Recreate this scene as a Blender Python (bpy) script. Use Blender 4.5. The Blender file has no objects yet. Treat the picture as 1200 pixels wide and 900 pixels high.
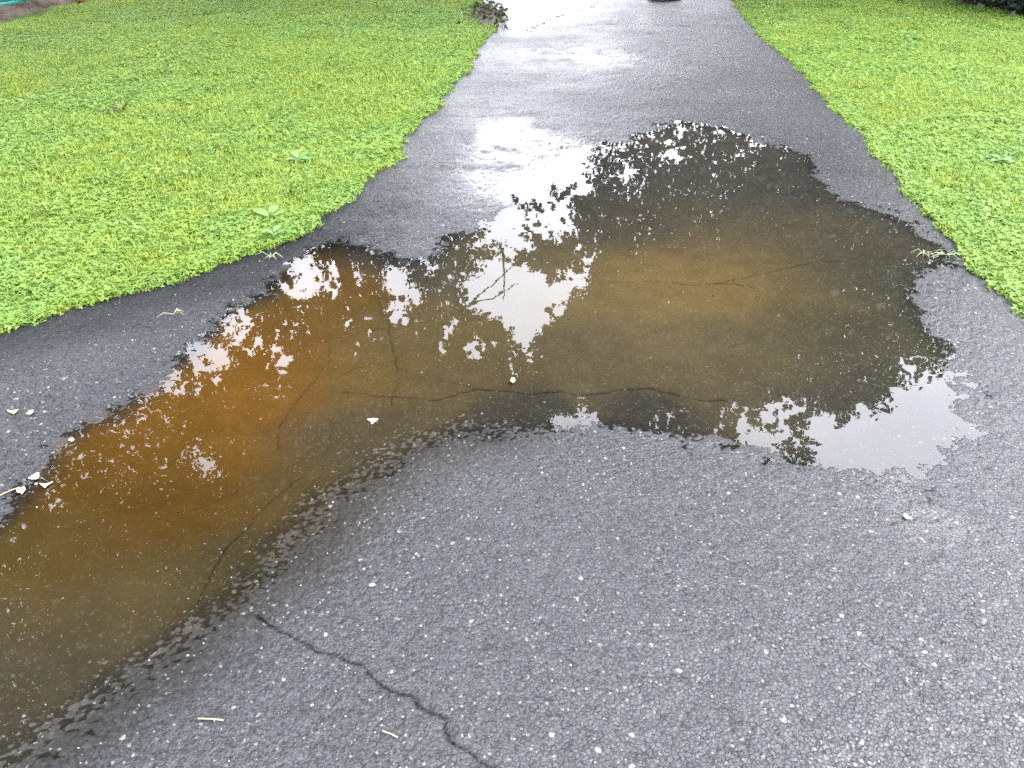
import bpy, math, random
import numpy as np
R = math.radians
rng = np.random.default_rng(7); random.seed(7)
S = bpy.context.scene
COL = S.collection

# ------------------------------------------------------------------ camera
H = 1.5; PITCH = R(34.0); F = 942.0
cam = bpy.data.objects.new('camera', bpy.data.cameras.new('camera'))
COL.objects.link(cam); S.camera = cam
cam.location = (0, 0, H); cam.rotation_euler = (R(90) - PITCH, 0, 0)
cam.data.sensor_width = 36.0; cam.data.lens = F / 1200 * 36
cam.data.clip_start = 0.05; cam.data.clip_end = 2000
S.render.resolution_x, S.render.resolution_y = 1024, 768
CP, SP = math.cos(PITCH), math.sin(PITCH)

# ------------------------------------------------------------------ light
SUN_EL, SUN_AZ = R(56), R(78)          # azimuth east of +Y
S.view_settings.view_transform = 'Standard'; S.view_settings.look = 'None'
S.view_settings.exposure = 0.9; S.view_settings.gamma = 1.0
S.render.engine = 'CYCLES'
S.cycles.use_denoising = False; S.cycles.filter_width = 1.6
S.cycles.max_bounces = 8; S.cycles.transparent_max_bounces = 12
sund = (math.sin(SUN_AZ) * math.cos(SUN_EL), math.cos(SUN_AZ) * math.cos(SUN_EL), math.sin(SUN_EL))
sl = bpy.data.lights.new('sun', 'SUN'); sl.energy = 2.0; sl.angle = R(14); sl.color = (1.0, .965, .91)
sun = bpy.data.objects.new('sun', sl); COL.objects.link(sun)
from mathutils import Vector
sun.rotation_euler = Vector(sund).to_track_quat('Z', 'Y').to_euler()

class NT:
    def __init__(s, tree): s.t = tree
    def n(s, typ, **kw):
        nd = s.t.nodes.new(typ)
        for k, v in kw.items():
            if k == 'ins':
                for a, b in v.items():
                    if hasattr(b, 'is_output'): s.t.links.new(b, nd.inputs[a])
                    else: nd.inputs[a].default_value = b
            else: setattr(nd, k, v)
        return nd
    def math(s, op, a, b=0.0, c=None, clamp=False):
        ins = {0: a, 1: b}
        if c is not None: ins[2] = c
        return s.n('ShaderNodeMath', operation=op, use_clamp=clamp, ins=ins).outputs[0]
    def mix(s, f, a, b, bt='MIX'):
        nd = s.n('ShaderNodeMix', data_type='RGBA', blend_type=bt)
        for k, v in ((0, f), (6, a), (7, b)):
            if hasattr(v, 'is_output'): s.t.links.new(v, nd.inputs[k])
            else: nd.inputs[k].default_value = (*v, 1) if isinstance(v, tuple) and len(v) == 3 else v
        return nd.outputs[2]
    def rng(s, v, a, b, c=0.0, d=1.0):
        return s.n('ShaderNodeMapRange', ins={0: v, 1: a, 2: b, 3: c, 4: d}).outputs[0]
    def noise(s, vec, scale, detail=3.0, rough=.5):
        return s.n('ShaderNodeTexNoise', ins={'Vector': vec, 'Scale': scale, 'Detail': detail, 'Roughness': rough})
    def link(s, a, b): s.t.links.new(a, b)

W = bpy.data.worlds.new('World'); S.world = W; W.use_nodes = True
w = NT(W.node_tree); bg = W.node_tree.nodes['Background']
sky = w.n('ShaderNodeTexSky', sky_type='NISHITA', sun_disc=False, sun_elevation=SUN_EL, sun_rotation=SUN_AZ, dust_density=3.0)
tc = w.n('ShaderNodeTexCoord')
dot = w.n('ShaderNodeVectorMath', operation='DOT_PRODUCT', ins={0: tc.outputs['Generated'], 1: sund}).outputs['Value']
glow = w.math('POWER', w.math('MAXIMUM', dot, 0.0), 4.0)
cl = w.noise(tc.outputs['Generated'], 2.2, 5, .55)
bright = w.math('MULTIPLY', w.math('ADD', 1.0, w.math('MULTIPLY', glow, .9)), w.rng(cl.outputs[0], .3, .7, .82, 1.18))
cc = w.n('ShaderNodeVectorMath', operation='SCALE', ins={0: (33.8, 34.6, 37.8), 3: bright}).outputs[0]
w.link(w.mix(.88, sky.outputs[0], cc), bg.inputs[0])
bg.inputs[1].default_value = 0.1

# ------------------------------------------------------------------ helpers
def tag(o, label=None, cat=None, group=None, kind=None):
    if label: o['label'] = label
    if cat: o['category'] = cat
    if group: o['group'] = group
    if kind: o['kind'] = kind
    return o
def empty(name, loc, **kw):
    o = bpy.data.objects.new(name, None); COL.objects.link(o); o.location = loc; o.empty_display_size = .1
    return tag(o, **kw)
def mesh_np(name, V, faces, mat, parent=None, smooth=False, attrs=None, link=True):
    """V (n,3); faces: (m,k) int array or list of such arrays"""
    V = np.asarray(V, np.float32)
    if not isinstance(faces, list): faces = [faces]
    me = bpy.data.meshes.new(name)
    me.vertices.add(len(V)); me.vertices.foreach_set('co', V.ravel())
    idx = np.concatenate([f.ravel() for f in faces]).astype(np.int32)
    tot = np.concatenate([np.full(len(f), f.shape[1]) for f in faces])
    st = np.concatenate([[0], np.cumsum(tot)[:-1]]).astype(np.int32)
    me.loops.add(len(idx)); me.loops.foreach_set('vertex_index', idx)
    me.polygons.add(len(st)); me.polygons.foreach_set('loop_start', st)
    me.update(calc_edges=True)
    if smooth: me.polygons.foreach_set('use_smooth', np.ones(len(st), bool))
    for k, a in (attrs or {}).items():
        a = np.asarray(a, np.float32)
        if a.ndim == 1:
            me.attributes.new(k, 'FLOAT', 'POINT').data.foreach_set('value', a)
        else:
            me.attributes.new(k, 'FLOAT_COLOR', 'POINT').data.foreach_set('color', np.concatenate([a, np.ones((len(a), 1), np.float32)], 1).ravel())
    if mat: me.materials.append(mat)
    o = bpy.data.objects.new(name, me)
    if link: COL.objects.link(o)
    o.parent = parent
    return o
def p2g(px, py, z=0.0):
    dx = (px - 600) / F; dy = (450 - py) / F
    t = (H - z) / (SP - dy * CP)
    return dx * t, (CP + dy * SP) * t
def poly_g(pts): return np.array([p2g(*p) for p in pts])
LAT = rng.random((8, 256, 256))
def vn(x, y, s, k=0):
    x = np.asarray(x) * s + 17.3 * k; y = np.asarray(y) * s + 9.1 * k
    xi = np.floor(x).astype(int); yi = np.floor(y).astype(int); fx = x - xi; fy = y - yi
    fx = fx * fx * (3 - 2 * fx); fy = fy * fy * (3 - 2 * fy); L = LAT[k % 8]
    a = L[xi & 255, yi & 255]; b = L[(xi + 1) & 255, yi & 255]; c = L[xi & 255, (yi + 1) & 255]; d = L[(xi + 1) & 255, (yi + 1) & 255]
    return (a * (1 - fx) + b * fx) * (1 - fy) + (c * (1 - fx) + d * fx) * fy
def fbm(x, y, s, k=0, o=3):
    r = 0; a = .5; t = 0
    for i in range(o):
        r = r + a * vn(x, y, s * 2 ** i, k + i); t += a; a *= .5
    return r / t
def cells(x, y, s, k=0):
    x = x * s; y = y * s; xi = np.floor(x).astype(int); yi = np.floor(y).astype(int)
    best = np.full(x.shape, 9.0); val = np.zeros(x.shape)
    for i in (-1, 0, 1):
        for j in (-1, 0, 1):
            a = (xi + i) & 255; b = (yi + j) & 255
            d = (xi + i + LAT[k, a, b] - x) ** 2 + (yi + j + LAT[k + 1, a, b] - y) ** 2
            m = d < best; best = np.where(m, d, best); val = np.where(m, LAT[k + 2, a, b], val)
    return np.sqrt(best), val
def seg_dist(x, y, P, closed=False):
    d = np.full(x.shape, 1e9); n = len(P)
    for i in range(n if closed else n - 1):
        a = P[i]; b = P[(i + 1) % n]; e = b - a; L = max(e @ e, 1e-12)
        t = np.clip(((x - a[0]) * e[0] + (y - a[1]) * e[1]) / L, 0, 1)
        d = np.minimum(d, (x - a[0] - t * e[0]) ** 2 + (y - a[1] - t * e[1]) ** 2)
    return np.sqrt(d)
def inside(x, y, P):
    c = np.zeros(x.shape, bool); n = len(P)
    for i in range(n):
        x1, y1 = P[i]; x2, y2 = P[(i + 1) % n]
        if y1 == y2: continue
        c ^= ((y1 > y) != (y2 > y)) & (x < (x2 - x1) * (y - y1) / (y2 - y1) + x1)
    return c
def sdf(x, y, P):                       # positive inside
    d = seg_dist(x, y, P, True)
    return np.where(inside(x, y, P), d, -d)
def sstep(a, b, v):
    t = np.clip((v - a) / (b - a), 0, 1); return t * t * (3 - 2 * t)
def newmat(name):
    m = bpy.data.materials.new(name); m.use_nodes = True
    t = NT(m.node_tree); return m, t, m.node_tree.nodes['Principled BSDF'], m.node_tree.nodes['Material Output']
def simple(name, col, rough=.8, spec=.3, nscale=0, var=.3, bump=0.0):
    m, t, b, o = newmat(name)
    b.inputs['Roughness'].default_value = rough; b.inputs['Specular IOR Level'].default_value = spec
    if nscale:
        p = t.n('ShaderNodeTexCoord').outputs['Object']; nz = t.noise(p, nscale, 5, .6)
        t.link(t.mix(t.rng(nz.outputs[0], .35, .65), tuple(c * (1 - var) for c in col), tuple(min(1, c * (1 + var)) for c in col)), b.inputs['Base Color'])
        if bump: t.link(t.n('ShaderNodeBump', ins={'Strength': bump, 'Distance': .01, 'Height': nz.outputs[0]}).outputs[0], b.inputs['Normal'])
    else: b.inputs['Base Color'].default_value = (*col, 1)
    return m

# ------------------------------------------------------------------ outlines of drive and puddles (photo measurements taken down to the ground)
EL_PX = [(0, 390), (33, 380), (83, 362), (143, 347), (200, 330), (267, 303), (317, 289), (333, 284), (363, 263), (400, 237), (443, 200), (467, 180), (475, 150), (497, 135), (533, 97), (550, 68), (573, 37), (583, 20), (572, 10), (560, 0)]
ER_PX = [(1197, 360), (1150, 313), (1130, 297), (1100, 260), (1063, 217), (1013, 160), (980, 127), (947, 90), (910, 57), (880, 28), (860, 0)]
el = np.vstack([[(-5.6, -3), (-4.9, 0), (-3.2, 1.5), (-2.35, 2.2)], poly_g(EL_PX), [(-.45, 12), (-.5, 20), (-.4, 60)]])
er = np.vstack([[(1.6, -3), (1.85, 1.5)], poly_g(ER_PX), [(2.75, 14), (2.9, 20), (3.2, 60)]])
for e in (el, er): e[:, 1] = np.maximum.accumulate(e[:, 1] + np.arange(len(e)) * 1e-5)
def edgeL(y): return np.interp(y, el[:, 1], el[:, 0]) + .035 * (vn(y, y * 0, 9, 1) - .5) * 2 + .02 * (vn(y, y * 0 + 5, 30, 2) - .5)
def edgeR(y): return np.interp(y, er[:, 1], er[:, 0]) + .03 * (vn(y, y * 0, 9, 3) - .5) * 2 + .02 * (vn(y, y * 0 + 5, 30, 4) - .5)

PUD = poly_g([(690, 172), (735, 165), (760, 152), (800, 143), (840, 148), (880, 160), (920, 172), (955, 185), (965, 210), (985, 232), (1030, 245), (1065, 262), (1090, 283), (1125, 298), (1090, 314), (1065, 345), (1080, 380), (1098, 405), (1125, 440), (1135, 500), (1120, 530), (1080, 550), (1040, 562), (1000, 560), (955, 550), (900, 537), (850, 524), (800, 514), (740, 506), (680, 503), (620, 505), (540, 509), (490, 520), (450, 545), (405, 578), (355, 622), (295, 680), (240, 730), (185, 775), (110, 830), (40, 880), (-60, 950), (-200, 1060), (-230, 760), (-90, 680), (-20, 630), (15, 595), (50, 545), (90, 500), (130, 484), (180, 457), (215, 428), (240, 395), (270, 365), (318, 347), (326, 320), (345, 302), (375, 288), (410, 284), (435, 288), (452, 306), (480, 306), (505, 295), (530, 275), (560, 268), (578, 255), (588, 243), (582, 222), (592, 204), (625, 192), (655, 182)])
PUD2 = poly_g([(592, 34), (596, 18), (590, 4), (585, -15), (600, -40), (700, -55), (704, -4), (688, 8), (650, 18), (615, 34)])

# ------------------------------------------------------------------ driveway mesh
ys = [-1.0]
while ys[-1] < 45:
    y = ys[-1]
    ys.append(y + (.06 if y < .8 else .0048 if y < 2.2 else .0048 * (y / 2.2) ** 1.6 if y < 11 else .3))
ys = np.array(ys); NX = 980; u = np.linspace(0, 1, NX)
L_, R_ = edgeL(ys) - .07, edgeR(ys) + .07
X = L_[:, None] + (R_ - L_)[:, None] * u[None]; Y = np.repeat(ys[:, None], NX, 1)
wx = X + .032 * (fbm(X, Y, 6, 0) - .5) * 2; wy = Y + .032 * (fbm(X, Y, 6, 3) - .5) * 2
near = (X > -4) & (X < 3) & (Y < 6)
SD = np.full(X.shape, -1.0)
SD[near] = sdf(wx[near], wy[near], PUD)
far = (Y > 6) & (Y < 14)
sd2 = np.full(X.shape, -1.0); sd2[far] = sdf(wx[far], wy[far], PUD2)
gx, gy = p2g(30, 760)
shal = np.exp(-((X - .0) ** 2 + (Y - 1.75) ** 2) / .5) * .5                       # gentle lower-left bank
LB = poly_g([(560, 505), (480, 530), (420, 580), (330, 690), (230, 780), (60, 900)])
dl = np.full(X.shape, 9.0); dl[near] = seg_dist(X[near], Y[near], LB)
slope = .034 - .022 * np.exp(-(dl / .22) ** 2)
Z = np.where(SD > 0, -slope * SD, -.022 * SD)
Z = np.where(SD > 0, np.maximum(Z, -.028), np.minimum(Z, .011 + .004 * (fbm(X, Y, 1.3, 5) - .5)))
filmc = np.exp(-(((X - p2g(605, 190)[0]) / .25) ** 2 + ((Y - p2g(605, 190)[1]) / .7) ** 2))
Z = np.where(SD > 0, Z * (1 - .8 * filmc), Z)
Z2 = np.where(sd2 > 0, -.02 * sd2 - .002, np.minimum(-.02 * sd2, .011)); Z = np.where(far, np.minimum(Z, Z2), Z)
lowz = np.exp(-(dl / .30) ** 2)
Z += .0023 * (1 - .8 * lowz) * (fbm(X, Y, 8, 2) - .5) * 2 + .0016 * (1 - .7 * lowz) * (fbm(X, Y, 30, 4, 2) - .5) * 2
d1, v1 = cells(X, Y, 62, 0)
agg = np.clip(1 - d1 * 1.25, 0, 1) * (.4 + .6 * v1)
d2, v2 = cells(X, Y, 95, 3)
agg2 = np.clip(1 - d2 * 1.2, 0, 1) * v2
damp = 1 - .55 * sstep(0, .3, SD)
Z += damp * (1 + .9 * lowz) * (.0020 * agg + .0016 * agg2 - .0010)
CR_PX = [[(300, 722), (335, 742), (375, 762), (405, 775), (440, 797), (480, 820), (505, 843), (520, 850), (530, 870), (552, 883), (580, 900), (610, 925)],
 [(600, 312), (640, 318), (700, 324), (760, 322), (830, 328), (880, 318), (950, 305), (1000, 300), (1060, 303)], [(830, 326), (860, 326), (890, 331)],
 [(400, 455), (450, 462), (520, 466), (560, 455), (620, 458), (655, 456), (675, 461), (720, 455), (760, 452), (800, 462), (850, 468)],
 [(433, 335), (452, 370), (462, 410), (465, 440), (455, 470)], [(390, 400), (420, 385), (440, 380), (485, 368)],
 [(380, 378), (387, 415), (365, 445), (330, 488), (322, 522)], [(560, 455), (500, 440), (440, 420), (398, 432)], [(350, 560), (300, 600), (255, 655), (233, 702)],
 [(640, 200), (700, 250), (780, 258)], [(430, 300), (480, 332)], [(300, 560), (240, 590), (190, 600)],
 [(1000, 725), (1040, 757), (1085, 792)], [(690, 31), (740, 29), (790, 32), (840, 31), (890, 34)], [(620, 60), (690, 66), (760, 62)], [(830, 800), (860, 860), (870, 905)]]
CW = [.72, .6, .7, .8, .6, .5, .45, .6, .7, .5, .6, .4, .28, .8, .5, .3]
crack = np.zeros(X.shape)
for P, cw in zip(CR_PX, CW):
    P = poly_g(P); m = (X > P[:, 0].min() - .1) & (X < P[:, 0].max() + .1) & (Y > P[:, 1].min() - .1) & (Y < P[:, 1].max() + .1)
    a, b = X[m], Y[m]
    d = seg_dist(a + .014 * (fbm(a, b, 16, 1) - .5) * 2 + .005 * (vn(a, b, 50, 5) - .5), b + .014 * (fbm(a, b, 16, 4) - .5) * 2 + .005 * (vn(a, b, 50, 6) - .5), P)
    wd = .0049 * cw * (1 + .25 * np.maximum(b - 2, 0)) * (.6 + .9 * vn(a, b, 9, 2))
    crack[m] = np.maximum(crack[m], np.exp(-(d / wd) ** 2) * min(1, .5 + cw / 2))
Z -= crack * .006
# edges dip under the turf
ed = np.minimum(X - L_[:, None], R_[:, None] - X)
Z -= .02 * sstep(.07, 0, ed)
# stain colours of the bed, seen where mud has settled
seeds = [((250, 470), (.135, .068, .012), .30, 1.0), ((300, 440), (.155, .072, .012), .25, 1), ((370, 390), (.125, .068, .014), .2, .9), ((200, 500), (.125, .064, .011), .25, 1), ((140, 560), (.085, .045, .008), .2, 1), ((200, 600), (.080, .045, .009), .2, 1),
 ((60, 650), (.085, .056, .014), .2, .95), ((180, 690), (.088, .064, .022), .2, .9), ((60, 780), (.082, .066, .032), .2, .85), ((20, 860), (.070, .060, .034), .2, .6), ((260, 660), (.06, .046, .018), .12, .75), ((130, 800), (.066, .058, .036), .2, .5), ((340, 560), (.09, .062, .02), .15, .8),
 ((400, 330), (.12, .07, .017), .2, .9), ((420, 490), (.092, .072, .034), .2, .65), ((450, 400), (.12, .083, .028), .25, .9), ((430, 440), (.14, .09, .025), .15, .9), ((500, 380), (.11, .085, .036), .2, .85), ((540, 440), (.105, .080, .034), .2, .8), ((600, 480), (.06, .055, .036), .12, .5),
 ((640, 320), (.125, .098, .046), .25, .9), ((780, 325), (.16, .115, .042), .3, .95), ((860, 310), (.165, .115, .04), .3, .95), ((920, 330), (.125, .095, .04), .25, .9), ((800, 390), (.12, .095, .045), .25, .9), ((900, 400), (.1, .083, .042), .25, .85), ((720, 420), (.1, .08, .04), .2, .85),
 ((850, 450), (.10, .08, .04), .2, .75), ((1000, 380), (.075, .065, .038), .3, .7), ((1000, 300), (.07, .064, .042), .3, .7), ((760, 250), (.075, .066, .042), .4, .8), ((860, 200), (.075, .068, .052), .5, .8), ((700, 200), (.068, .064, .05), .4, .6), ((600, 200), (.05, .05, .048), .4, .2), ((950, 220), (.062, .060, .048), .4, .6), ((900, 270), (.10, .08, .045), .4, .85),
 ((950, 470), (.07, .055, .04), .2, .6), ((1070, 500), (.05, .046, .04), .25, .3), ((780, 490), (.055, .048, .035), .12, .5), ((560, 300), (.085, .072, .042), .3, .8), ((480, 300), (.06, .055, .045), .2, .5)]
sx = X[near] + .12 * (fbm(X[near], Y[near], 3, 1) - .5) * 2; sy = Y[near] + .12 * (fbm(X[near], Y[near], 3, 5) - .5) * 2
cw = np.zeros(sx.shape); cc_ = np.zeros((*sx.shape, 3)); am = np.zeros(sx.shape)
for (p, c, r, a) in seeds:
    gx, gy = p2g(*p); wgt = np.exp(-((sx - gx) ** 2 + (sy - gy) ** 2) / (2 * (r * .62) ** 2)) + 1e-9
    cw += wgt; cc_ += wgt[..., None] * np.array(c); am += wgt * a
cc_ /= cw[..., None]; am /= cw
cc_ *= np.array([1.0, 1.04, 1.3])
bed = np.full((*X.shape, 3), .05); sedm = np.zeros(X.shape)
bed[near] = cc_ * (.85 + .3 * fbm(X[near], Y[near], 14, 2))[..., None] * .66
sedm[near] = am * sstep(-.03, .10, SD[near] + .05 * (fbm(X[near], Y[near], 20, 6) - .5))
sedm = np.maximum(sedm, .55 * lowz * sstep(-.30, .03, SD + .08 * (fbm(X, Y, 7, 1) - .5)) * (SD > -.5))
bed *= (1 - .72 * lowz * sstep(.10, -.04, SD))[..., None]
sedm = np.where(far & (sd2 > 0), .3, sedm) * (.35 + .65 * np.maximum(lowz, sstep(.003, -.002, Z)))
wetf = sstep(.016, .0, Z)
def blob(px, py, rx, ry):
    a, b = p2g(px, py); return np.exp(-(((X - a) / rx) ** 2 + ((Y - b) / ry) ** 2))
film = np.clip(1.2 * blob(597, 168, .24, .55) + 1.1 * blob(590, 210, .20, .35) + .8 * blob(650, 178, .3, .3) + .5 * blob(700, 70, .7, .5) + .22 * blob(1080, 595, .10, .2), 0, 1) * sstep(.35, .6, fbm(X, Y, 7, 3) + .12)
dark_strip = sstep(.75, .30, X - L_[:, None] + .25 * (fbm(X, Y, 2.5, 2) - .5)) * sstep(4.6, 3.4, Y)  # darker, less glossy strip along the left edge of the drive
SUBZ = Z.copy()
nr = len(ys); I = np.arange(nr * NX).reshape(nr, NX)
Q = np.stack([I[:-1, :-1], I[:-1, 1:], I[1:, 1:], I[1:, :-1]], -1).reshape(-1, 4)

m_asph, t, b, o = newmat('wet_asphalt')
geo = t.n('ShaderNodeNewGeometry'); pos = geo.outputs['Position']
def att(t, n): return t.n('ShaderNodeAttribute', attribute_name=n)
sed = att(t, 'sediment').outputs['Fac']; bedc = att(t, 'bed_color').outputs['Color']; crk = att(t, 'crack').outputs['Fac']; film_ = att(t, 'film').outputs['Fac']; strip_ = att(t, 'dark_strip').outputs['Fac']; wet = att(t, 'wetness').outputs['Fac']
sub = att(t, 'submerged').outputs['Fac']
dn = t.noise(pos, 160.0, 2, .6).outputs['Color']
dpos = t.n('ShaderNodeVectorMath', operation='ADD', ins={0: pos, 1: t.n('ShaderNodeVectorMath', operation='SCALE', ins={0: dn, 3: .009}).outputs[0]}).outputs[0]
vo = t.n('ShaderNodeTexVoronoi', ins={'Vector': dpos, 'Scale': 135.0}); vo2 = t.n('ShaderNodeTexVoronoi', ins={'Vector': dpos, 'Scale': 60.0, 'Randomness': 1.0})
cr1 = t.n('ShaderNodeSeparateColor', ins={0: vo.outputs['Color']}); cr2 = t.n('ShaderNodeSeparateColor', ins={0: vo2.outputs['Color']})
big = t.noise(pos, 1.1, 4, .55).outputs[0]; mid = t.noise(pos, 25.0, 4, .6).outputs[0]
base = t.mix(cr1.outputs[0], (.006, .0063, .007), (.029, .030, .035))
base = t.mix(t.math('MULTIPLY', t.rng(mid, .3, .7), .5), base, (.020, .020, .022))
pale = t.math('MULTIPLY', t.math('GREATER_THAN', cr1.outputs[1], .965), t.rng(vo.outputs['Distance'], .55, .35))
base = t.mix(t.math('MULTIPLY', pale, .8), base, (.15, .145, .135))
pale2 = t.math('MULTIPLY', t.math('GREATER_THAN', cr2.outputs[1], .982), t.rng(vo2.outputs['Distance'], .42, .3))
base = t.mix(t.math('MULTIPLY', pale2, .85), base, (.24, .23, .21))
base = t.mix(t.math('MULTIPLY', t.rng(vo.outputs['Distance'], .45, .75), .7), base, (.006, .006, .0065))
base = t.mix(t.math('MULTIPLY', t.rng(big, .35, .65), .35), base, (.022, .023, .026))
pale_grain = t.math('MULTIPLY', t.math('GREATER_THAN', cr1.outputs[2], .93), t.rng(sed, .5, .95, .5, .12))  # scattered paler grains within the silt colour
sedc = t.mix(pale_grain, bedc, t.mix(1.0, bedc, (2.6, 2.6, 2.8), 'MULTIPLY'))
sf = t.math('MULTIPLY', sed, t.math('SUBTRACT', 1.0, t.math('MULTIPLY', pale, t.rng(sed, .5, .95, .45, .08))), clamp=True)
base = t.mix(sf, base, sedc)
base = t.mix(t.math('MULTIPLY', t.rng(crk, .25, .75, 0.0, .97), t.rng(sed, .2, .9, 1.0, .6)), base, (.0035, .003, .0025))
base = t.mix(t.math('MULTIPLY', strip_, .7), base, (.006, .006, .007))
t.link(base, b.inputs['Base Color'])
voe = t.n('ShaderNodeTexVoronoi', feature='DISTANCE_TO_EDGE', ins={'Vector': dpos, 'Scale': 96.0}); vof = t.n('ShaderNodeTexVoronoi', ins={'Vector': dpos, 'Scale': 96.0})
crf = t.n('ShaderNodeSeparateColor', ins={0: vof.outputs['Color']})
plat = t.math('MULTIPLY', t.n('ShaderNodeMapRange', interpolation_type='SMOOTHSTEP', ins={0: voe.outputs['Distance'], 1: 0.0, 2: .16}).outputs[0], t.math('ADD', .25, t.math('MULTIPLY', crf.outputs[0], 1.1)))
gate = t.rng(t.noise(pos, 55.0, 2, .5).outputs[0], .44, .58)
hgt0 = t.math('ADD', t.math('MULTIPLY', t.math('SUBTRACT', 1.0, vo.outputs['Distance']), t.math('ADD', .4, cr1.outputs[2])), t.math('MULTIPLY', mid, .8))
hgt = t.math('ADD', t.math('MULTIPLY', hgt0, .45), t.math('MULTIPLY', plat, .9))
bst = t.math('MULTIPLY', t.math('MULTIPLY', t.rng(sed, 0, 1, 1.0, .12), t.rng(film_, 0, 1, 1.0, .05)), t.rng(wet, 0, 1, .55, .4))
t.link(t.n('ShaderNodeBump', ins={'Strength': bst, 'Distance': .0042, 'Height': hgt}).outputs[0], b.inputs['Normal'])
rn = t.rng(t.noise(pos, 2.0, 3).outputs[0], .35, .65, .34, .46)
t.link(t.math('ADD', t.math('SUBTRACT', t.math('SUBTRACT', rn, t.math('MULTIPLY', wet, .1)), t.math('MULTIPLY', film_, .27)), t.math('MULTIPLY', sub, .5), clamp=True), b.inputs['Roughness'])
cav = t.math('MULTIPLY', t.math('ADD', t.math('MULTIPLY', t.rng(vo.outputs['Distance'], .42, .68), .28), t.math('MULTIPLY', t.math('MULTIPLY', t.rng(voe.outputs['Distance'], .09, .015), gate), .5), clamp=True), t.math('SUBTRACT', 1.0, film_))  # shade of the crevices between stones, put into the specular level
t.link(t.math('MULTIPLY', t.math('MULTIPLY', t.math('MULTIPLY', t.math('MULTIPLY', t.rng(sub, 0, 1, .58, 0.0), t.rng(film_, 0, 1, 1.0, 1.7)), t.rng(strip_, 0, 1, 1.0, .45)), t.math('SUBTRACT', 1.0, cav)), t.math('MULTIPLY', t.math('SUBTRACT', 1.0, crk), t.math('SUBTRACT', 1.0, t.math('MINIMUM', t.math('MULTIPLY', sed, 1.5), .85)))), b.inputs['Specular IOR Level'])
drive = mesh_np('driveway', np.stack([X, Y, Z], -1).reshape(-1, 3), Q, m_asph, smooth=True,
    attrs={'bed_color': bed.reshape(-1, 3), 'sediment': sedm.ravel(), 'crack': crack.ravel(), 'wetness': wetf.ravel(), 'film': film.ravel(), 'dark_strip': dark_strip.ravel(), 'submerged': sstep(.0005, -.0005, Z).ravel()})
tag(drive, kind='structure')
def zat(x, y):
    i = int(np.clip(np.searchsorted(ys, y), 0, nr - 1)); j = int(np.clip(round((x - L_[i]) / (R_[i] - L_[i]) * (NX - 1)), 0, NX - 1))
    return float(Z[i, j])

# ------------------------------------------------------------------ standing water
m_wat, t, b, o = newmat('puddle_water')
t.t.nodes.remove(b); geo = t.n('ShaderNodeNewGeometry'); pos = geo.outputs['Position']
rip = t.noise(pos, 9.0, 2, .5).outputs[0]
bmp = t.n('ShaderNodeBump', ins={'Strength': .02, 'Distance': .01, 'Height': rip}).outputs[0]
fr = t.n('ShaderNodeFresnel', ins={'IOR': 1.56, 'Normal': bmp}).outputs[0]
gl = t.n('ShaderNodeBsdfGlossy', ins={'Color': (1, 1, 1, 1), 'Roughness': 0.0, 'Normal': bmp}).outputs[0]
tr = t.n('ShaderNodeBsdfTransparent', ins={'Color': (.95, .92, .86, 1)}).outputs[0]
t.link(t.n('ShaderNodeMixShader', ins={0: fr, 1: tr, 2: gl}).outputs[0], o.inputs[0])
def water(P, name, grow):
    c = P.mean(0); n = len(P); out = []
    for i in range(n):
        e = P[(i + 1) % n] - P[i - 1]; nn = np.array([e[1], -e[0]]); nn /= max(np.linalg.norm(nn), 1e-6)
        q = P[i] + nn * grow
        if inside(np.array([q[0]]), np.array([q[1]]), P)[0]: q = P[i] - nn * grow
        out.append(q)
    me = bpy.data.meshes.new(name); me.from_pydata([(q[0], q[1], 0) for q in out], [], [list(range(n))])
    if me.polygons[0].normal.z < 0: me.flip_normals()
    me.materials.append(m_wat); o = bpy.data.objects.new(name, me); COL.objects.link(o); return tag(o, kind='structure')
water(PUD, 'puddle_water', .06); water(PUD2, 'puddle_water', .03)

# ------------------------------------------------------------------ ground and lawn
m_soil = simple('lawn_soil', (.06, .09, .02), .95, .1, 30, .5, .5)
m_far = simple('far_ground', (.05, .085, .02), .95, .1, 3, .4)
g = mesh_np('ground', [(-400, -400, -.09), (400, -400, -.09), (400, 400, -.09), (-400, 400, -.09)], np.array([[0, 1, 2, 3]]), m_far); tag(g, kind='structure')
offs = np.array([0, .05, .12, .25, .5, 1, 2, 3.5, 6, 10, 20, 60.])
yy = np.concatenate([np.arange(-3, 14, .05), np.arange(14, 60, 1.0)])
def lawn_z(x, y, d): return -.03 + .036 * sstep(0, .05, d) + .03 * sstep(.1, 2, d) + .03 * (fbm(x, y, .8, 2) - .5) * sstep(.1, 1, d)
for sgn, ef in ((-1, edgeL), (1, edgeR)):
    e = ef(yy); GX = e[:, None] + sgn * offs[None]; GY = np.repeat(yy[:, None], len(offs), 1); D = np.repeat(offs[None], len(yy), 0)
    I2 = np.arange(GX.size).reshape(GX.shape)
    q = np.stack([I2[:-1, :-1], I2[:-1, 1:], I2[1:, 1:], I2[1:, :-1]], -1).reshape(-1, 4)
    if sgn < 0: q = q[:, ::-1]
    tag(mesh_np('lawn', np.stack([GX, GY, lawn_z(GX, GY, D)], -1).reshape(-1, 3), q, m_soil, smooth=True), kind='structure')

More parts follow.
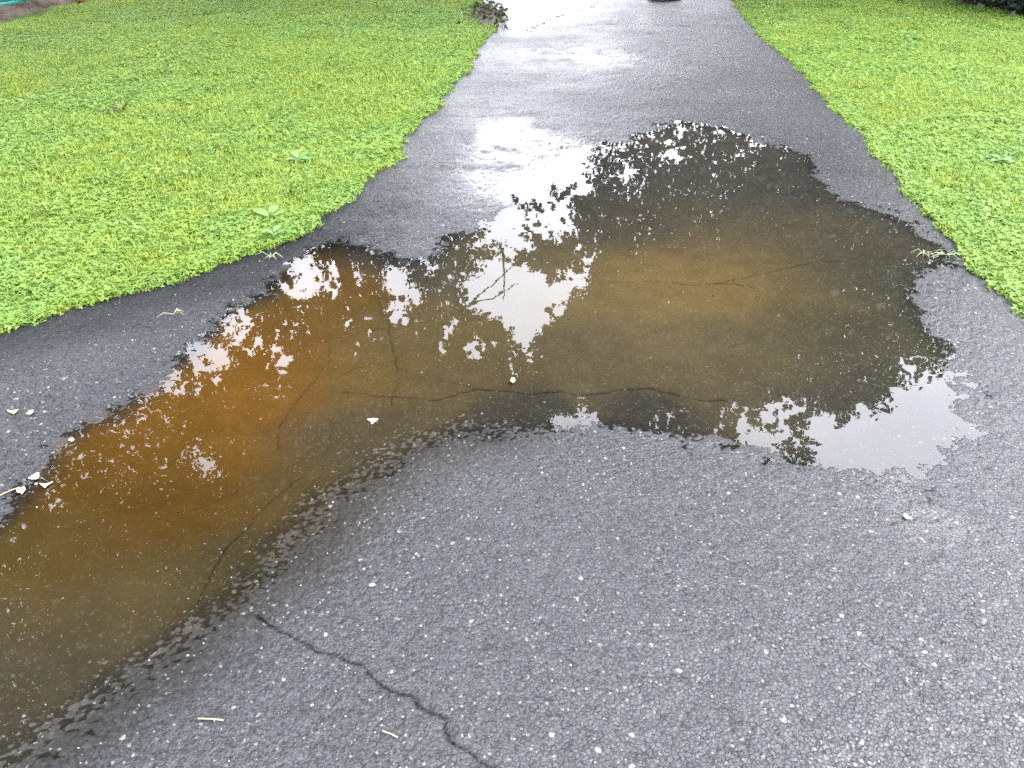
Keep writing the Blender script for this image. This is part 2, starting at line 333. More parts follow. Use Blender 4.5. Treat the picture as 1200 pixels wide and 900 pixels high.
# grass: blade and clover tufts, instanced densely
m_gr, t, b, o = newmat('grass')
geo = t.n('ShaderNodeNewGeometry'); pos = geo.outputs['Position']
v = att(t, 'tone').outputs['Fac']; kd = att(t, 'leafkind').outputs['Fac']
big = t.rng(t.noise(pos, .9, 3, .6).outputs[0], .38, .62); mid = t.rng(t.noise(pos, 5.0, 2).outputs[0], .35, .65)
c1 = t.mix(v, (.17, .25, .028), (.315, .395, .078)); c2 = t.mix(v, (.115, .225, .042), (.245, .365, .095))
c = t.mix(kd, c1, c2)
c = t.mix(t.math('MULTIPLY', big, .32), c, t.mix(v, (.19, .24, .022), (.34, .39, .055)))
c = t.mix(t.math('MULTIPLY', mid, .45), c, t.mix(v, (.075, .18, .04), (.19, .31, .09)))
dry = t.math('GREATER_THAN', v, .975); c = t.mix(t.math('MULTIPLY', dry, .8), c, (.34, .30, .14))
b.inputs['Roughness'].default_value = .45; b.inputs['Specular IOR Level'].default_value = .2
t.link(c, b.inputs['Base Color'])
tl = t.n('ShaderNodeBsdfTranslucent', ins={'Color': c}).outputs[0]
t.link(t.n('ShaderNodeMixShader', ins={0: .42, 1: b.outputs[0], 2: tl}).outputs[0], o.inputs[0])

def tuft(seed, rad, nbl, ncl, hb):
    r = np.random.default_rng(seed); V = []; Fq = []; tone = []; kind = []; n = 0
    for _ in range(nbl):
        a = r.random() * 6.283; q = rad * math.sqrt(r.random()); x, y = q * math.cos(a), q * math.sin(a)
        th = r.random() * 6.283; L = hb * (.6 + .8 * r.random()); lean = .25 + .75 * r.random(); wd = .0016 + .0014 * r.random()
        dx, dy = math.cos(th), math.sin(th); tn = r.random()
        for s, wk in ((0, 1), (.5, .9), (1, .15)):
            px = x + dx * L * lean * s ** 1.4; py = y + dy * L * lean * s ** 1.4; pz = L * (1 - .5 * lean * s) * s * .9
            V += [(px - dy * wd * wk, py + dx * wd * wk, pz), (px + dy * wd * wk, py - dx * wd * wk, pz)]; tone += [tn * (.55 + .45 * s)] * 2 if tn < .97 else [tn] * 2; kind += [0, 0]
        Fq += [(n, n + 1, n + 3, n + 2), (n + 2, n + 3, n + 5, n + 4)]; n += 6
    for _ in range(ncl):
        a = r.random() * 6.283; q = rad * math.sqrt(r.random()); cx, cy = q * math.cos(a), q * math.sin(a); cz = (.012 + .026 * r.random()) * hb / .045
        s = .0042 + .0038 * r.random(); a0 = r.random() * 6.283; tx, ty = r.normal(0, .25, 2); tn = r.random() * .96
        for k in range(3):
            a = a0 + k * 2.094; ca, sa = math.cos(a), math.sin(a)
            for (u_, w_) in ((0, 0), (.75, -.62), (1.75, -.5), (1.6, 0), (1.75, .5), (.75, .62)):
                lx = (u_ * ca - w_ * sa) * s; ly = (u_ * sa + w_ * ca) * s
                V.append((cx + lx, cy + ly, cz + tx * lx + ty * ly + abs(w_) * s * .35)); tone.append(min(.97, tn + .12 * (w_ == 0))); kind.append(1)
            Fq += [(n, n + 1, n + 2, n + 3), (n, n + 3, n + 4, n + 5)]; n += 6
    return mesh_np('grass_tuft', V, np.array(Fq), m_gr, attrs={'tone': tone, 'leafkind': kind}, link=False)
tcol = bpy.data.collections.new('tufts')                 # source tufts, not linked to the scene
specs = [(.14, 360, 40, .05)] * 3 + [(.14, 230, 190, .042)] * 3 + [(.05, 60, 12, .022)] * 3
for i, (rd, nb, nc, hb) in enumerate(specs):
    tf = tuft(100 + i, rd, nb, nc, hb); tf.name = 'tuft_%02d' % i; tcol.objects.link(tf)
def build_gn():
    ng = bpy.data.node_groups.new('grass_nodes', 'GeometryNodeTree')
    ng.interface.new_socket('Geometry', in_out='INPUT', socket_type='NodeSocketGeometry')
    ng.interface.new_socket('Geometry', in_out='OUTPUT', socket_type='NodeSocketGeometry')
    gi = ng.nodes.new('NodeGroupInput'); go = ng.nodes.new('NodeGroupOutput')
    ci = ng.nodes.new('GeometryNodeCollectionInfo'); ci.inputs[0].default_value = tcol; ci.inputs[1].default_value = True; ci.inputs[2].default_value = True
    ip = ng.nodes.new('GeometryNodeInstanceOnPoints'); ip.inputs['Pick Instance'].default_value = True
    def na(n, ty):
        a = ng.nodes.new('GeometryNodeInputNamedAttribute'); a.data_type = ty; a.inputs[0].default_value = n; return a
    L = ng.links.new
    L(gi.outputs[0], ip.inputs['Points']); L(ci.outputs[0], ip.inputs['Instance'])
    L(na('pick', 'INT').outputs[0], ip.inputs['Instance Index'])
    cx = ng.nodes.new('ShaderNodeCombineXYZ'); L(na('rotz', 'FLOAT').outputs[0], cx.inputs[2])
    er_ = ng.nodes.new('FunctionNodeEulerToRotation'); L(cx.outputs[0], er_.inputs[0]); L(er_.outputs[0], ip.inputs['Rotation'])
    L(na('size', 'FLOAT').outputs[0], ip.inputs['Scale']); L(ip.outputs[0], go.inputs[0])
    return ng
GN = build_gn()
def bed_mask(x, y):   # 1 where planting beds replace the turf
    lb = (x < -3.2) & (x < -4.72 + (y - 8.6) * .2)
    rb = (x > 4.98 - (y - 8.7) * .27)
    return (lb & (y > 7.0)) | (rb & (y > 7.6))
pts = []; pick = []; rot = []; size = []
def add_pts(x, y, d, small):
    z = lawn_z(x, y, d)
    k = ~bed_mask(x, y)
    x, y, z = x[k], y[k], z[k]; n = len(x)
    clov = (fbm(x, y, 1.3, 6) + .25 * (rng.random(n) - .5)) > .5
    pk = rng.integers(0, 3, n) + np.where(clov, 3, 0)
    if small: pk = rng.integers(6, 9, n)
    pts.append(np.stack([x, y, z], 1)); pick.append(pk); rot.append(rng.random(n) * 6.28); size.append(.75 + .5 * rng.random(n))
for sgn, ef in ((-1, edgeL), (1, edgeR)):
    st = .125
    gy = np.arange(1.2, 14.5, st); gx = np.arange(.10, 8.5, st)
    A, B = np.meshgrid(gy, gx, indexing='ij'); A = A + (rng.random(A.shape) - .5) * st; B = B + (rng.random(B.shape) - .5) * st * .9
    e = ef(A.ravel()); x = e + sgn * B.ravel(); y = A.ravel()
    other = (el, er)[sgn > 0]
    P = other[(other[:, 1] > -1) & (other[:, 1] < 20)]
    d = seg_dist(x, y, P)
    view = (np.abs(x) < 1.2 + .80 * y)
    k = (d > .14) & view; add_pts(x[k], y[k], d[k], False)
    k = (d > .3) & view & (rng.random(len(d)) < .0); 
    # small tufts along the edge
    n = 6000; yv = 1.3 + 10.5 * rng.random(n) ** 1.1; dd = -.012 + .17 * rng.random(n) ** .9; e = ef(yv)
    x = e + sgn * dd; d = seg_dist(x, yv, P); k = (dd > .006) | (rng.random(n) < .35); add_pts(x[k], yv[k], d[k] * 1.0 + .03, True)
PT = np.concatenate(pts)
me = bpy.data.meshes.new('lawn_grass'); me.vertices.add(len(PT)); me.vertices.foreach_set('co', PT.astype(np.float32).ravel())
me.attributes.new('pick', 'INT', 'POINT').data.foreach_set('value', np.concatenate(pick).astype(np.int32))
me.attributes.new('rotz', 'FLOAT', 'POINT').data.foreach_set('value', np.concatenate(rot).astype(np.float32))
me.attributes.new('size', 'FLOAT', 'POINT').data.foreach_set('value', np.concatenate(size).astype(np.float32))
me.materials.append(m_gr)
go = bpy.data.objects.new('lawn_grass', me); COL.objects.link(go)
md = go.modifiers.new('grass', 'NODES'); md.node_group = GN
tag(go, 'bright green grass and clover covering both lawns', 'grass', kind='stuff')

# ------------------------------------------------------------------ trees seen in the water
m_bark = simple('bark', (.09, .07, .055), .9, .2, 12, .45, .6)
def leafmat(name, a, bb, trn=.3):
    m, t, b, o = newmat(name)
    v = att(t, 'tone').outputs['Fac']; c = t.mix(v, a, bb); t.link(c, b.inputs['Base Color']); b.inputs['Roughness'].default_value = .5
    tl = t.n('ShaderNodeBsdfTranslucent', ins={'Color': c}).outputs[0]
    t.link(t.n('ShaderNodeMixShader', ins={0: trn, 1: b.outputs[0], 2: tl}).outputs[0], o.inputs[0]); return m
m_leaf = leafmat('tree_leaf', (.030, .055, .014), (.075, .12, .03)); m_leafr = leafmat('russet_leaf', (.05, .035, .02), (.10, .065, .035)); m_shrub = leafmat('shrub_leaf', (.012, .03, .016), (.035, .075, .04), .1)
def tube(pts, rad, seg=8):
    P = np.array(pts, float); n = len(P); V = []
    for i in range(n):
        d = P[min(i + 1, n - 1)] - P[max(i - 1, 0)]; d /= np.linalg.norm(d) + 1e-9
        a = np.cross(d, (0, 0, 1.0)) if abs(d[2]) < .9 else np.cross(d, (1.0, 0, 0)); a /= np.linalg.norm(a); c = np.cross(d, a)
        for k in range(seg):
            q = 6.28318 * k / seg; V.append(P[i] + rad[i] * (math.cos(q) * a + math.sin(q) * c))
    f = [(i * seg + k, i * seg + (k + 1) % seg, (i + 1) * seg + (k + 1) % seg, (i + 1) * seg + k) for i in range(n - 1) for k in range(seg)]
    return np.array(V), np.array(f)
def to_px(x, y, z):     # where a point's reflection lies in the photograph
    dep = y * CP + (z + H) * SP; up = y * SP - (z + H) * CP
    return 600 + F * x / dep, 450 - F * up / dep
# openings in the canopy, as the puddle shows them
GAPS = [[(1400, 300), (1180, 350), (1112, 428), (1088, 447), (1062, 446), (1046, 462), (1040, 480), (1012, 488), (985, 502), (962, 488), (945, 490), (958, 520), (955, 560), (930, 600), (640, 600), (560, 640), (470, 700), (380, 800), (330, 1000), (1400, 1300)],
 [(876, 512), (892, 504), (904, 512), (908, 532), (890, 528)], [(893, 480), (905, 478), (906, 492), (894, 492)],
 [(548, 335), (572, 308), (598, 300), (612, 318), (645, 326), (684, 320), (680, 344), (648, 364), (630, 390), (622, 408), (604, 402), (590, 376), (572, 372), (552, 356)],
 [(520, 120), (700, 120), (694, 172), (684, 180), (690, 200), (684, 222), (668, 226), (650, 218), (640, 230), (622, 238), (600, 228), (596, 240), (560, 240), (530, 200)],
 [(560, 232), (600, 240), (625, 262), (600, 272), (560, 268)],
 [(640, 236), (660, 240), (668, 262), (655, 280), (640, 268)], 
 [(455, 322), (470, 322), (490, 345), (484, 352), (466, 348)], [(465, 352), (478, 356), (476, 376), (464, 372)],
 [(344, 310), (362, 302), (378, 322), (370, 342), (350, 335)], [(392, 310), (402, 308), (416, 326), (412, 332), (398, 328)],
 [(268, 372), (282, 366), (288, 380), (276, 392), (266, 388)], [(226, 408), (240, 402), (258, 408), (268, 418), (256, 424), (240, 420)], [(190, 436), (206, 432), (212, 446), (200, 456), (188, 450)],
 [(560, 270), (600, 268), (616, 284), (590, 290), (566, 284)], [(645, 492), (680, 486), (696, 494), (680, 502), (650, 502)], [(232, 538), (245, 534), (250, 546), (238, 550)],
 [(30, 560), (45, 550), (50, 566)], [(555, 130), (640, 118), (905, 100), (905, -400), (480, -400), (500, 60)]]
GAPS = [np.array(p, float) for p in GAPS]
SP_ = [(400, 330, 30, .46), (355, 335, 38, .52), (285, 395, 40, .44), (320, 430, 38, .38), (240, 425, 42, .46), (200, 450, 28, .46), (600, 290, 35, .5), (645, 260, 35, .55), (690, 300, 35, .35), (787, 182, 22, .52), (800, 155, 12, .5), (735, 200, 16, .5), (520, 400, 45, .4), (560, 405, 30, .45), (470, 370, 22, .5),
 (540, 340, 25, .4), (610, 430, 35, .35), (650, 350, 30, .4), (860, 505, 45, .5), (920, 500, 40, .55), (780, 500, 40, .35), (690, 480, 35, .35), (1000, 490, 25, .4), (100, 540, 35, .3), (60, 590, 30, .3), (250, 555, 35, .25), (340, 380, 40, .35), (420, 380, 45, .3), (1070, 440, 25, .4), (500, 310, 22, .45), (720, 205, 25, .25)]
def visible_sky(x, y, z):
    u_, v_ = to_px(x, y, z)
    best = np.full(u_.shape, -1e3)
    for P in GAPS: best = np.maximum(best, sdf(u_, v_, P))
    nz = fbm(u_, v_, 1 / 13, 1, 3) - .5
    op = best + nz * 22 + (fbm(u_ + z * 9, v_ + x * 9, 1 / 5, 2, 2) - .5) * 30 > -4
    for (a, bq, r, s) in SP_:
        wgt = np.exp(-((u_ - a) ** 2 + (v_ - bq) ** 2) / (r * r)) * s
        op |= (fbm(u_, v_, 1 / 7, 4, 2) < wgt * 1.12)
    return op
def px_pt(u_, v_, y):
    dx = (u_ - 600) / F; dy = (450 - v_) / F; t = y / (CP + dy * SP)
    return (dx * t, y, -H + t * (SP - dy * CP))
def leaves(C, nrm_seed, sz, r):
    n = len(C); a = r.normal(size=(n, 3)); a[:, 2] *= .6; a /= np.linalg.norm(a, axis=1)[:, None]
    bq = np.cross(a, r.normal(size=(n, 3))); bq /= np.linalg.norm(bq, axis=1)[:, None]
    s = sz * (.6 + .8 * r.random(n))[:, None]; c = np.cross(a, bq)
    V = np.stack([C - a * s * .5, C + bq * s * .3 + c * s * .05, C + a * s * .55, C - bq * s * .3 + c * s * .05], 1).reshape(-1, 3)
    Fq = np.arange(n * 4).reshape(n, 4); tone = np.repeat(np.clip(r.normal(.5, .25, n), 0, 1), 4)
    return V, Fq, tone
def crown_pts(c, rad, ncl, per, r, clr, cut=True):
    d = r.normal(size=(ncl, 3)); d /= np.linalg.norm(d, axis=1)[:, None]
    q = d * (r.random(ncl) ** .45)[:, None] * np.array(rad) * (1 + .16 * (r.random(ncl) - .3))[:, None] + np.array(c)
    if cut: q = q[q[:, 2] > 1.95]
    pp = (q[:, None] + r.normal(size=(len(q), per, 3)) * np.array([clr, clr, clr * .6])).reshape(-1, 3)
    return q, pp
def tree(base, c, rad, ncl, per, sz, seed, label, cat='tree', mask=True, group=None, mat=None, trunk_r=.22, big=0, clr=.32, nb=7, extra=None):
    r = np.random.default_rng(seed); root = empty('broadleaf_tree', base, label=label, cat=cat, group=group)
    B = np.array(base)
    top = np.array(c) + np.array([0, 0, rad[2] * .45]) ; mid = (B + np.array(c)) / 2 + np.array([(B[0] - c[0]) * .25, (B[1] - c[1]) * .25, 0])
    def bez(a, m, e, n): return [(1 - s) ** 2 * a + 2 * s * (1 - s) * m + s * s * e for s in np.linspace(0, 1, n)]
    tp = bez(B - [0, 0, .15], mid, top, 9)
    V, f = tube([p - B for p in tp], list(np.linspace(trunk_r, .05, 9) + np.array([.06] + [0] * 8)), 10); mesh_np('trunk', V, f, m_bark, root, True)
    q, pp = crown_pts(c, rad, ncl, per, r, clr)
    ends = q[r.choice(len(q), nb, replace=False)]
    for e in ends:
        i = r.integers(3, 7); a = tp[i]; m = (a + e) / 2 + np.array([0, 0, .5])
        bp = bez(a, m, e, 7)
        if mask and visible_sky(*np.array(bez(a, m, e, 25)).T).sum() > 2: continue
        br = np.linspace(trunk_r * .25, .010, 7); V, f = tube([p - B for p in bp], br, 6)
        for k in (3, 4, 5):   # twigs
            s = bp[k]; ee = s + r.normal(size=3) * .7; V2, f2 = tube([s - B, (s + ee) / 2 - B + r.normal(size=3) * .08, ee - B], [.02, .012, .005], 4); f = np.concatenate([f, f2 + len(V)]); V = np.concatenate([V, V2])
        mesh_np('branch', V, f, m_bark, root, True)
    for pl in (extra or []):
        E = np.array([px_pt(*p) for p in pl]); V, f = tube(E - B, np.linspace(.022, .007, len(E)), 5); mesh_np('branch', V, f, m_bark, root, True)
    pp = pp[pp[:, 2] > (1.4 if mask else 1.0)]
    if mask: pp = pp[~visible_sky(*pp.T)]
    V, f, tn = leaves(pp, 0, sz, r)
    if big:
        _, bp = crown_pts(c, tuple(k * .93 for k in rad), big, 12, r, .35)
        if mask: 
            k = ~visible_sky(*bp.T)
            for dxy in ((.1, 0, 0), (-.1, 0, 0), (0, 0, .1), (0, 0, -.1)): k &= ~visible_sky(*(bp + dxy).T)
            bp = bp[k]
        V2, f2, t2 = leaves(bp, 0, sz * 2.1, r); f = np.concatenate([f, f2 + len(V)]); V = np.concatenate([V, V2]); tn = np.concatenate([tn, t2])
    mesh_np('crown', V - B, f, mat or m_leaf, root, attrs={'tone': tn})
    return root
tree((5.0, 12.2, 0), (4.0, 11.6, 4.6), (4.3, 2.6, 3.6), 2600, 44, .075, 1, 'large leafy tree whose round crown fills the right half of the puddle reflection', big=1100)
tree((-3.4, 12.6, 0), (-2.0, 11.3, 6.2), (3.9, 2.6, 4.6), 2600, 44, .075, 2, 'tall leafy tree mirrored in the middle of the puddle around the bright gap', big=1100, nb=12, extra=[[(520, 380, 11.3), (552, 355, 11.2), (575, 335, 11.1), (606, 306, 10.9)], [(530, 365, 11.3), (556, 354, 11.2), (578, 349, 11.1), (608, 331, 11.0)], [(589, 290, 11.4), (591, 320, 11.3), (590, 352, 11.3)]])
tree((-6.9, 7.4, 0), (-4.3, 6.4, 6.8), (3.9, 3.6, 4.6), 3400, 40, .065, 3, 'overhanging tree on the left whose crown darkens the muddy end of the puddle', big=1200)
tree((5.6, 14.6, 0), (2.2, 14.2, 8.4), (3.4, 2.2, 3.4), 1000, 24, .11, 9, 'russet leaved tree mirrored at the near rim of the puddle', mat=m_leafr, big=300)

# ------------------------------------------------------------------ shrubs, bed, hose at the top of the picture
m_bedsoil = simple('bed_soil', (.085, .062, .045), .95, .15, 8, .55, .8)
def patch(name, P, z0, hgt, mat):
    P = np.array(P); c = P.mean(0); rings = 9; V = []; n = 40
    per = np.concatenate([[0], np.cumsum(np.linalg.norm(np.roll(P, -1, 0) - P, axis=1))]); PP = np.vstack([P, P[:1]])
    s = np.linspace(0, per[-1], n, endpoint=False); bx = np.interp(s, per, PP[:, 0]); by = np.interp(s, per, PP[:, 1])
    for i in range(rings):
        k = 1 - i / (rings - 1) * .98; x = c[0] + (bx - c[0]) * k; y = c[1] + (by - c[1]) * k
        zz = z0 + hgt * sstep(0, .35, np.full(n, 1 - k)) + .05 * (fbm(x, y, 5, 3) - .5) * (i > 0)
        V += list(zip(x, y, zz))
    f = np.array([(i * n + k, i * n + (k + 1) % n, (i + 1) * n + (k + 1) % n, (i + 1) * n + k) for i in range(rings - 1) for k in range(n)])
    return mesh_np(name, V, f, mat, smooth=True)
tag(patch('garden_bed', [(-4.95, 8.0), (-4.85, 8.6), (-4.75, 9.3), (-4.5, 10.1), (-4.2, 11), (-4.6, 12.5), (-8, 13), (-9.5, 10), (-8, 8)], .0, .12, m_bedsoil), kind='structure')
tag(patch('shrub_bed', [(5.35, 7.6), (5.05, 8.5), (4.9, 9.1), (4.65, 9.9), (4.1, 11.4), (4.3, 13.5), (10, 14), (10.5, 9), (8, 7.4)], .0, .10, simple('shaded_mulch', (.022, .016, .012), .95, .1, 14, .5, .8)), kind='structure')  # mulch colour darkened to stand in for the shade under the shrubs
def shrub(x, y, h, rx, seed, label):
    r = np.random.default_rng(seed); root = empty('shrub', (x, y, .06), label=label, cat='shrub', group='dark shrubs beside the right lawn')
    for k in range(4):
        a = r.random() * 6.28; V, f = tube([(0, 0, -.05), (.1 * math.cos(a), .1 * math.sin(a), h * .3), (.35 * math.cos(a), .35 * math.sin(a), h * .75)], [.035, .028, .012], 6); mesh_np('stem', V, f, m_bark, root, True)
    q, pp = crown_pts((0, 0, h * .42), (rx, rx, h * .5), 420, 26, r, .13, False)
    pp = pp[pp[:, 2] > .02]
    V, f, tn = leaves(pp, 0, .06, r); mesh_np('foliage', V, f, m_shrub, root, attrs={'tone': tn})
shrub(5.40, 8.95, 1.3, .70, 21, 'dark evergreen shrub nearest the right border of the picture')
shrub(5.2, 10.35, 1.5, .85, 22, 'dark shrub behind the nearest one, at the top right corner')
shrub(7.4, 9.6, 1.6, .95, 23, 'dark shrub just outside the frame behind the right lawn')
V, f = tube([(0, 0, -.1), (.02, 0, .5), (.05, .03, 1.3), (.02, .05, 2.3)], [.06, .05, .045, .03], 8)
# hose
m_hose = simple('hose_plastic', (.02, .34, .33), .35, .5, 20, .2)
hp = []; r = np.random.default_rng(5)
for i in range(300):
    a = i / 300 * 6.283 * 6.5; rr = .16 + .30 * i / 300 + .03 * math.sin(a * 1.7)
    hp.append((rr * math.cos(a) * 1.15, rr * math.sin(a) * .8, .15 + .018 * (i / 46) + .012 * math.sin(a * 2.3)))
for i in range(30): hp.append((hp[299][0] - .02 * i, hp[299][1] - .035 * i + .1 * math.sin(i / 9), .15 + .1 * math.exp(-i / 6)))
V, f = tube(hp, [.013] * len(hp), 8)
hr = empty('garden_hose', (-5.15, 8.98, 0), label='turquoise garden hose lying coiled on the soil at the top left corner', cat='hose')
mesh_np('hose_coil', V, f, m_hose, hr, True)
V, f = tube([hp[-1], (hp[-1][0] - .05, hp[-1][1] - .03, hp[-1][2])], [.018, .018], 8); mesh_np('connector', V, f, simple('brass', (.5, .35, .1), .3, .5), hr)
# bricks at the bed edge
m_brick = simple('brick', (.34, .13, .08), .85, .2, 25, .3, .4)
def rock(sz, seed, n=1):
    import bmesh
    bm = bmesh.new(); bmesh.ops.create_icosphere(bm, subdivisions=2, radius=1)
    r = np.random.default_rng(seed); of = r.random(3) * 9
    for vv in bm.verts:
        k = 1 + .35 * (vn(vv.co.x + of[0], vv.co.y + vv.co.z + of[1], 1.3, 2) - .5) * 2; vv.co = vv.co * k; vv.co.x *= sz[0]; vv.co.y *= sz[1]; vv.co.z *= sz[2]
    me = bpy.data.meshes.new('rock'); bm.to_mesh(me); bm.free(); return me
me = rock((.10, .07, .05), 3); me.materials.append(m_brick); o = bpy.data.objects.new('broken_brick', me); COL.objects.link(o); o.location = (-4.72, 9.62, .10)
tag(o, 'broken reddish brick lying on the soil beside the turquoise hose', 'brick')

# muddy lip of the turf with dark leaves, at the far left corner of the drive
m_dleaf = simple('rotted_leaf', (.03, .028, .012), .6, .4, 30, .5)
mx, my = p2g(578, 18)
tag(patch('mud_lip', [(mx - .16, my - .9), (mx + .05, my - .75), (mx + .07, my - .3), (mx + .10, my + .1), (mx + .03, my + .45), (mx - .25, my + .5)], .0, .045, simple('mud', (.04, .032, .016), .7, .4, 40, .5, 1.0)), kind='structure')
r = np.random.default_rng(8); n = 420; C = np.stack([mx - .06 + .10 * r.normal(size=n), my + .28 * r.normal(size=n), .03 + .03 * r.random(n)], 1)
C = C[(C[:, 0] < mx + .16)]
V, f, tn = leaves(C, 0, .05, r); tag(mesh_np('leaf_litter', V, f, m_dleaf), 'dark rotting leaves piled on the muddy corner of the left lawn', 'leaves', kind='stuff')
# black lump at the top edge of the drive
bx_, by_ = p2g(776, 1)
me = rock((.20, .13, .07), 12); me.materials.append(simple('rough_black', (.012, .012, .013), .55, .3, 40, .3, .4)); o = bpy.data.objects.new('black_lump', me); COL.objects.link(o); o.location = (bx_, by_ + .05, .02)
tag(o, 'black lump on the drive at the top edge of the picture', 'tar lump')

# ------------------------------------------------------------------ weeds, scraps, grit
m_weed = leafmat('weed_leaf', (.07, .16, .03), (.17, .28, .08), .3)
def weed(px, py, n, ln, label, seed, tone=.5):
    x, y = p2g(px, py, .05); root = empty('broadleaf_weed', (x, y, .03), label=label, cat='weed', group='broad leaved weeds in the lawn')
    r = np.random.default_rng(seed)
    for k in range(n):
        a = k * 2.4 + r.random() * .6; l = ln * (.75 + .4 * r.random()); V = []; rise = .3 + .5 * r.random()
        for i in range(6):
            s = i / 5; wv = l * .32 * math.sin(math.pi * min(1, .08 + s * .92)) ** .75 * (1 - .15 * s); cx = l * (.12 + s); cz = l * (rise * s - .45 * s * s) + .004 * k
            for sd_ in (-1, 0, 1):
                V.append((cx * math.cos(a) - sd_ * wv * math.sin(a), cx * math.sin(a) + sd_ * wv * math.cos(a), cz + abs(sd_) * l * .05 + (r.random() - .5) * l * .03))
        f = np.array([(i * 3 + j, i * 3 + j + 1, i * 3 + j + 4, i * 3 + j + 3) for i in range(5) for j in range(2)])
        mesh_np('leaf', V, f, m_weed, root, True, attrs={'tone': np.full(18, np.clip(tone + .2 * r.normal(), 0, 1))})
weed(316, 250, 4, .085, 'weed with one broad pale leaf near the bend of the left lawn edge', 31, .8)
weed(349, 186, 7, .07, 'leafy weed clump above the bend of the left lawn edge', 32, .5)
weed(320, 270, 5, .05, 'small weed between the palest broad leaf and the drive', 33, .6)
weed(1172, 187, 7, .08, 'dark leafy weed clump in the right lawn close to the picture border', 35, .25)
m_pale = simple('pale_fleck', (.50, .48, .42), .6, .3, 60, .12); m_straw = simple('straw', (.26, .23, .14), .7, .3, 40, .2); m_palelf = simple('faded_leaf', (.24, .27, .15), .6, .3, 60, .25)
def scrap(px, py, pts, mat, label, cat, group=None, zoff=.004, name='flat_fleck', curl=.15):
    x, y = p2g(px, py); z = max(zat(x, y), 0) + zoff; s = .75 / F * math.hypot(H, y)
    n = len(pts); V = []
    top = [((a * s), (-bq * s) * math.hypot(H, y) / H * .9, .003 + curl * abs(a) * s * .5) for a, bq in pts]
    V = top + [(a, bq, c - .0018) for a, bq, c in top]
    me = bpy.data.meshes.new(name)
    me.from_pydata(V, [], [list(range(n))[::-1], list(range(n, 2 * n))] + [(i, (i + 1) % n, n + (i + 1) % n, n + i) for i in range(n)]); me.materials.append(mat)
    o = bpy.data.objects.new(name, me); COL.objects.link(o); o.location = (x, y, z); return tag(o, label, cat, group)
G = 'pale scraps along the left rim of the puddle'  # white flecks here are modelled as thin flat pieces
scrap(42, 560, [(-8, 4), (-1, -6), (2, -6), (8, 3), (4, 5)], m_pale, 'white triangular fleck at the left rim of the puddle', 'scrap', G)
scrap(53, 570, [(-9, -2), (2, -1), (10, -5), (5, 1), (4, 5), (-2, 2)], m_pale, 'white ragged fleck just right of the triangular one', 'scrap', G)
scrap(25, 577, [(-7, -1), (1, -7), (6, -3), (6, 6), (2, 3), (-3, 3)], m_pale, 'pale crumpled fleck left of and below the triangular one', 'scrap', G)
scrap(15, 486, [(-9, -3), (0, -2), (8, -4), (7, 4), (2, 2), (-6, 0)], m_palelf, 'pale greenish leaf scrap on dry asphalt at the left border', 'leaf', G)
scrap(37, 487, [(-4, -3), (2, -4), (5, 0), (2, 4), (-4, 3)], m_palelf, 'small round pale scrap right of the greenish leaf scrap', 'scrap', G)
scrap(85, 517, [(-5, 1), (-1, -3), (4, 0), (2, 3)], m_pale, 'tiny white fleck above the ones on the puddle rim', 'scrap', G)
scrap(437, 494, [(-9, -2), (0, -4), (8, -3), (3, 2), (-1, 6), (-3, 1)], m_pale, 'white star shaped flake at the inner bend of the near shore', 'scrap', zoff=.001)
scrap(1060, 608, [(-4, 0), (0, -5), (4, -2), (3, 5), (-2, 4)], m_palelf, 'faded flake on asphalt just below the bright sky patch', 'scrap')
scrap(601, 446, [(-4, 2), (-2, -4), (3, -3), (4, 2), (0, 5)], m_palelf, 'faded round leaf on the water below the bright gap', 'leaf', zoff=.001)
def sprig(px, py, n, L, mat, label, seed, name, cat):
    x, y = p2g(px, py); r = np.random.default_rng(seed); root = empty(name, (x, y, max(zat(x, y), 0) + .004), label=label, cat=cat)
    for k in range(n):
        a = r.random() * 6.28; l = L * (.5 + .6 * r.random()); dx, dy = math.cos(a), math.sin(a) * .6
        V, f = tube([(0, 0, .002), (dx * l * .5, dy * l * .5, .010 + .015 * r.random()), (dx * l, dy * l, .003)], [.0013, .0016, .0005], 4); mesh_np('blade', V, f, mat, root)
sprig(1107, 300, 9, .09, m_palelf, 'washed up sprig of pale grass at the right tip of the puddle', 41, 'grass_sprig', 'grass sprig')
sprig(1082, 299, 7, .08, m_straw, 'clot of pale straw left of the grass sprig at the puddle tip', 42, 'straw_clot', 'straw')
sprig(318, 303, 8, .07, m_palelf, 'tangled bit of grass lying on asphalt beside the left lawn bend', 43, 'grass_sprig', 'grass sprig')
sprig(204, 371, 4, .07, m_straw, 'dry straw bits on the dark asphalt below the left lawn', 44, 'straw_clot', 'straw')
def straw(px, py, dx, dy, label):
    x0, y0 = p2g(px - dx, py - dy); x1, y1 = p2g(px + dx, py + dy); z = .011; cx, cy = (x0 + x1) / 2, (y0 + y1) / 2
    V, f = tube([(x0 - cx, y0 - cy, 0), (.1 * (x1 - x0), .1 * (y1 - y0), .002), (x1 - cx, y1 - cy, 0)], [.0016] * 3, 5); o = mesh_np('dry_stalk', V, f, m_straw); o.location = (cx, cy, max(zat(cx, cy), 0) + .004); tag(o, label, 'stalk', 'dry stalks on the asphalt')
straw(248, 846, 15, 1, 'pale straight stalk on asphalt near the lower left corner'); straw(458, 866, 9, 4, 'short pale stalk left of the lower end of the long crack'); straw(10, 578, 14, -6, 'pale stalk leading to the crumpled fleck at the left border')
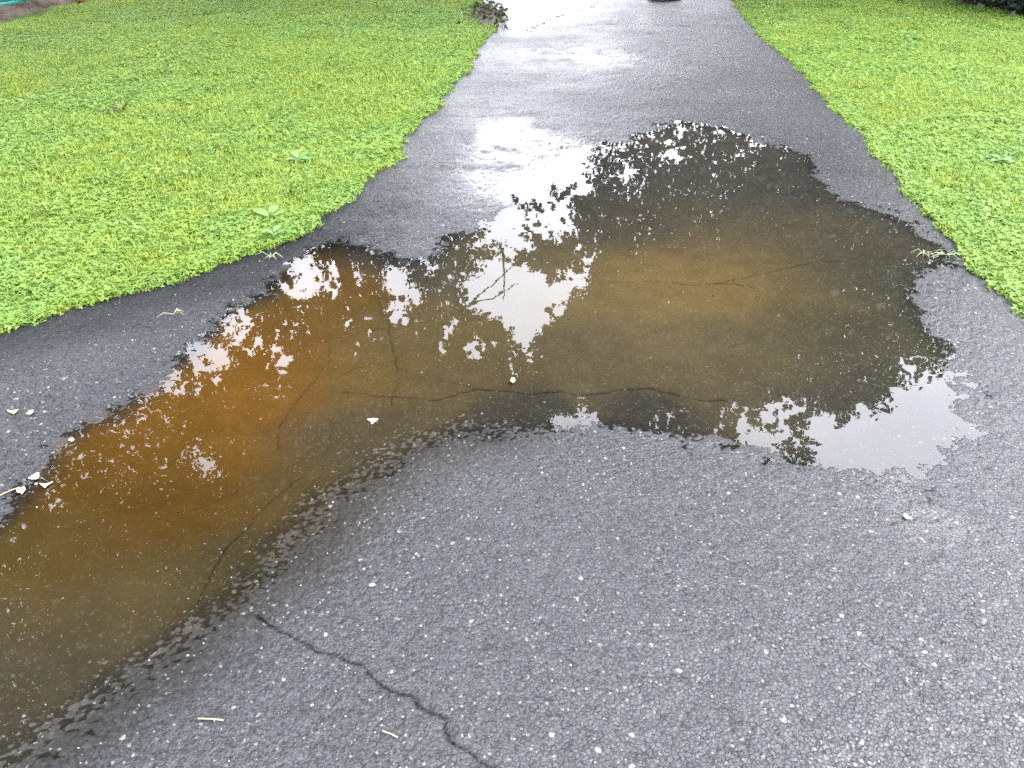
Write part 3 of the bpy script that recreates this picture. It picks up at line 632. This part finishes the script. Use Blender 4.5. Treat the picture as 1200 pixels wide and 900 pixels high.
# dark leaf clump standing in for a dark hole in the left lawn
x, y = p2g(144, 142); 
r = np.random.default_rng(50); C = np.stack([x + .035 * r.normal(size=26), y + .05 * r.normal(size=26), .065 + .015 * r.random(26)], 1); V, f, tn = leaves(C, 0, .045, r)
tag(mesh_np('hole_leaves', V, f, m_dleaf), 'small dark clump of leaves put in place of a hole in the middle of the left lawn', 'dead leaves', kind='stuff')

# loose grit
r = np.random.default_rng(60); n = 5200
gy_ = .85 + 9 * r.random(n) ** 2.0; gx_ = edgeL(gy_) + (edgeR(gy_) - edgeL(gy_)) * r.random(n)
vis = np.abs(gx_) < .5 + .75 * gy_; gx_, gy_ = gx_[vis], gy_[vis]; n = len(gx_)
ii = np.clip(np.searchsorted(ys, gy_), 0, nr - 1); jj = np.clip(((gx_ - L_[ii]) / (R_[ii] - L_[ii]) * (NX - 1)).round().astype(int), 0, NX - 1); gz = Z[ii, jj]
oct_ = np.array([(1, 0, 0), (0, 1, 0), (-1, 0, 0), (0, -1, 0), (0, 0, .7), (0, 0, -.7)], float); of = np.array([(0, 1, 4), (1, 2, 4), (2, 3, 4), (3, 0, 4), (1, 0, 5), (2, 1, 5), (3, 2, 5), (0, 3, 5)])
s = (.0012 + .0022 * r.random(n) ** 2.5 + .002 * (r.random(n) < .03)) * (1 + .08 * gy_)
V = oct_[None] * s[:, None, None] * (.6 + .8 * r.random((n, 6, 3))); a = r.random(n) * 6.28; ca, sa = np.cos(a)[:, None], np.sin(a)[:, None]
V = np.stack([V[..., 0] * ca - V[..., 1] * sa + gx_[:, None], V[..., 0] * sa + V[..., 1] * ca + gy_[:, None], V[..., 2] + gz[:, None] + s[:, None] * .2], -1).reshape(-1, 3)
f = (of[None] + (np.arange(n) * 6)[:, None, None]).reshape(-1, 3)
m_grit, t, b, o = newmat('grit'); v = att(t, 'tone').outputs['Fac']; t.link(t.mix(v, (.05, .05, .05), (.33, .31, .28)), b.inputs['Base Color']); b.inputs['Roughness'].default_value = .4
tag(mesh_np('loose_grit', V, f, m_grit, attrs={'tone': np.repeat(r.random(n) ** 1.5, 6)}), 'pale loose grit strewn over the asphalt', 'grit', kind='stuff')

# distant trees closing the view either side of the drive
for i, (x, y, h, rw) in enumerate([(-22, 26, 9, 5), (-14, 33, 10, 5), (16, 30, 9, 5), (24, 24, 9, 5), (10.5, 42, 9, 4.5)]):
    tree((x, y, 0), (x, y, h * .58), (rw, rw, h * .45), 420, 20, .34, 70 + i, ['far leafy tree leftmost behind the left lawn', 'far leafy tree behind the left lawn, nearer the drive', 'far leafy tree behind the right lawn, nearer the drive', 'far leafy tree rightmost behind the right lawn', 'far leafy tree closest to the far end of the drive'][i], mask=False, clr=.8, nb=4, group='distant trees beyond the lawns')
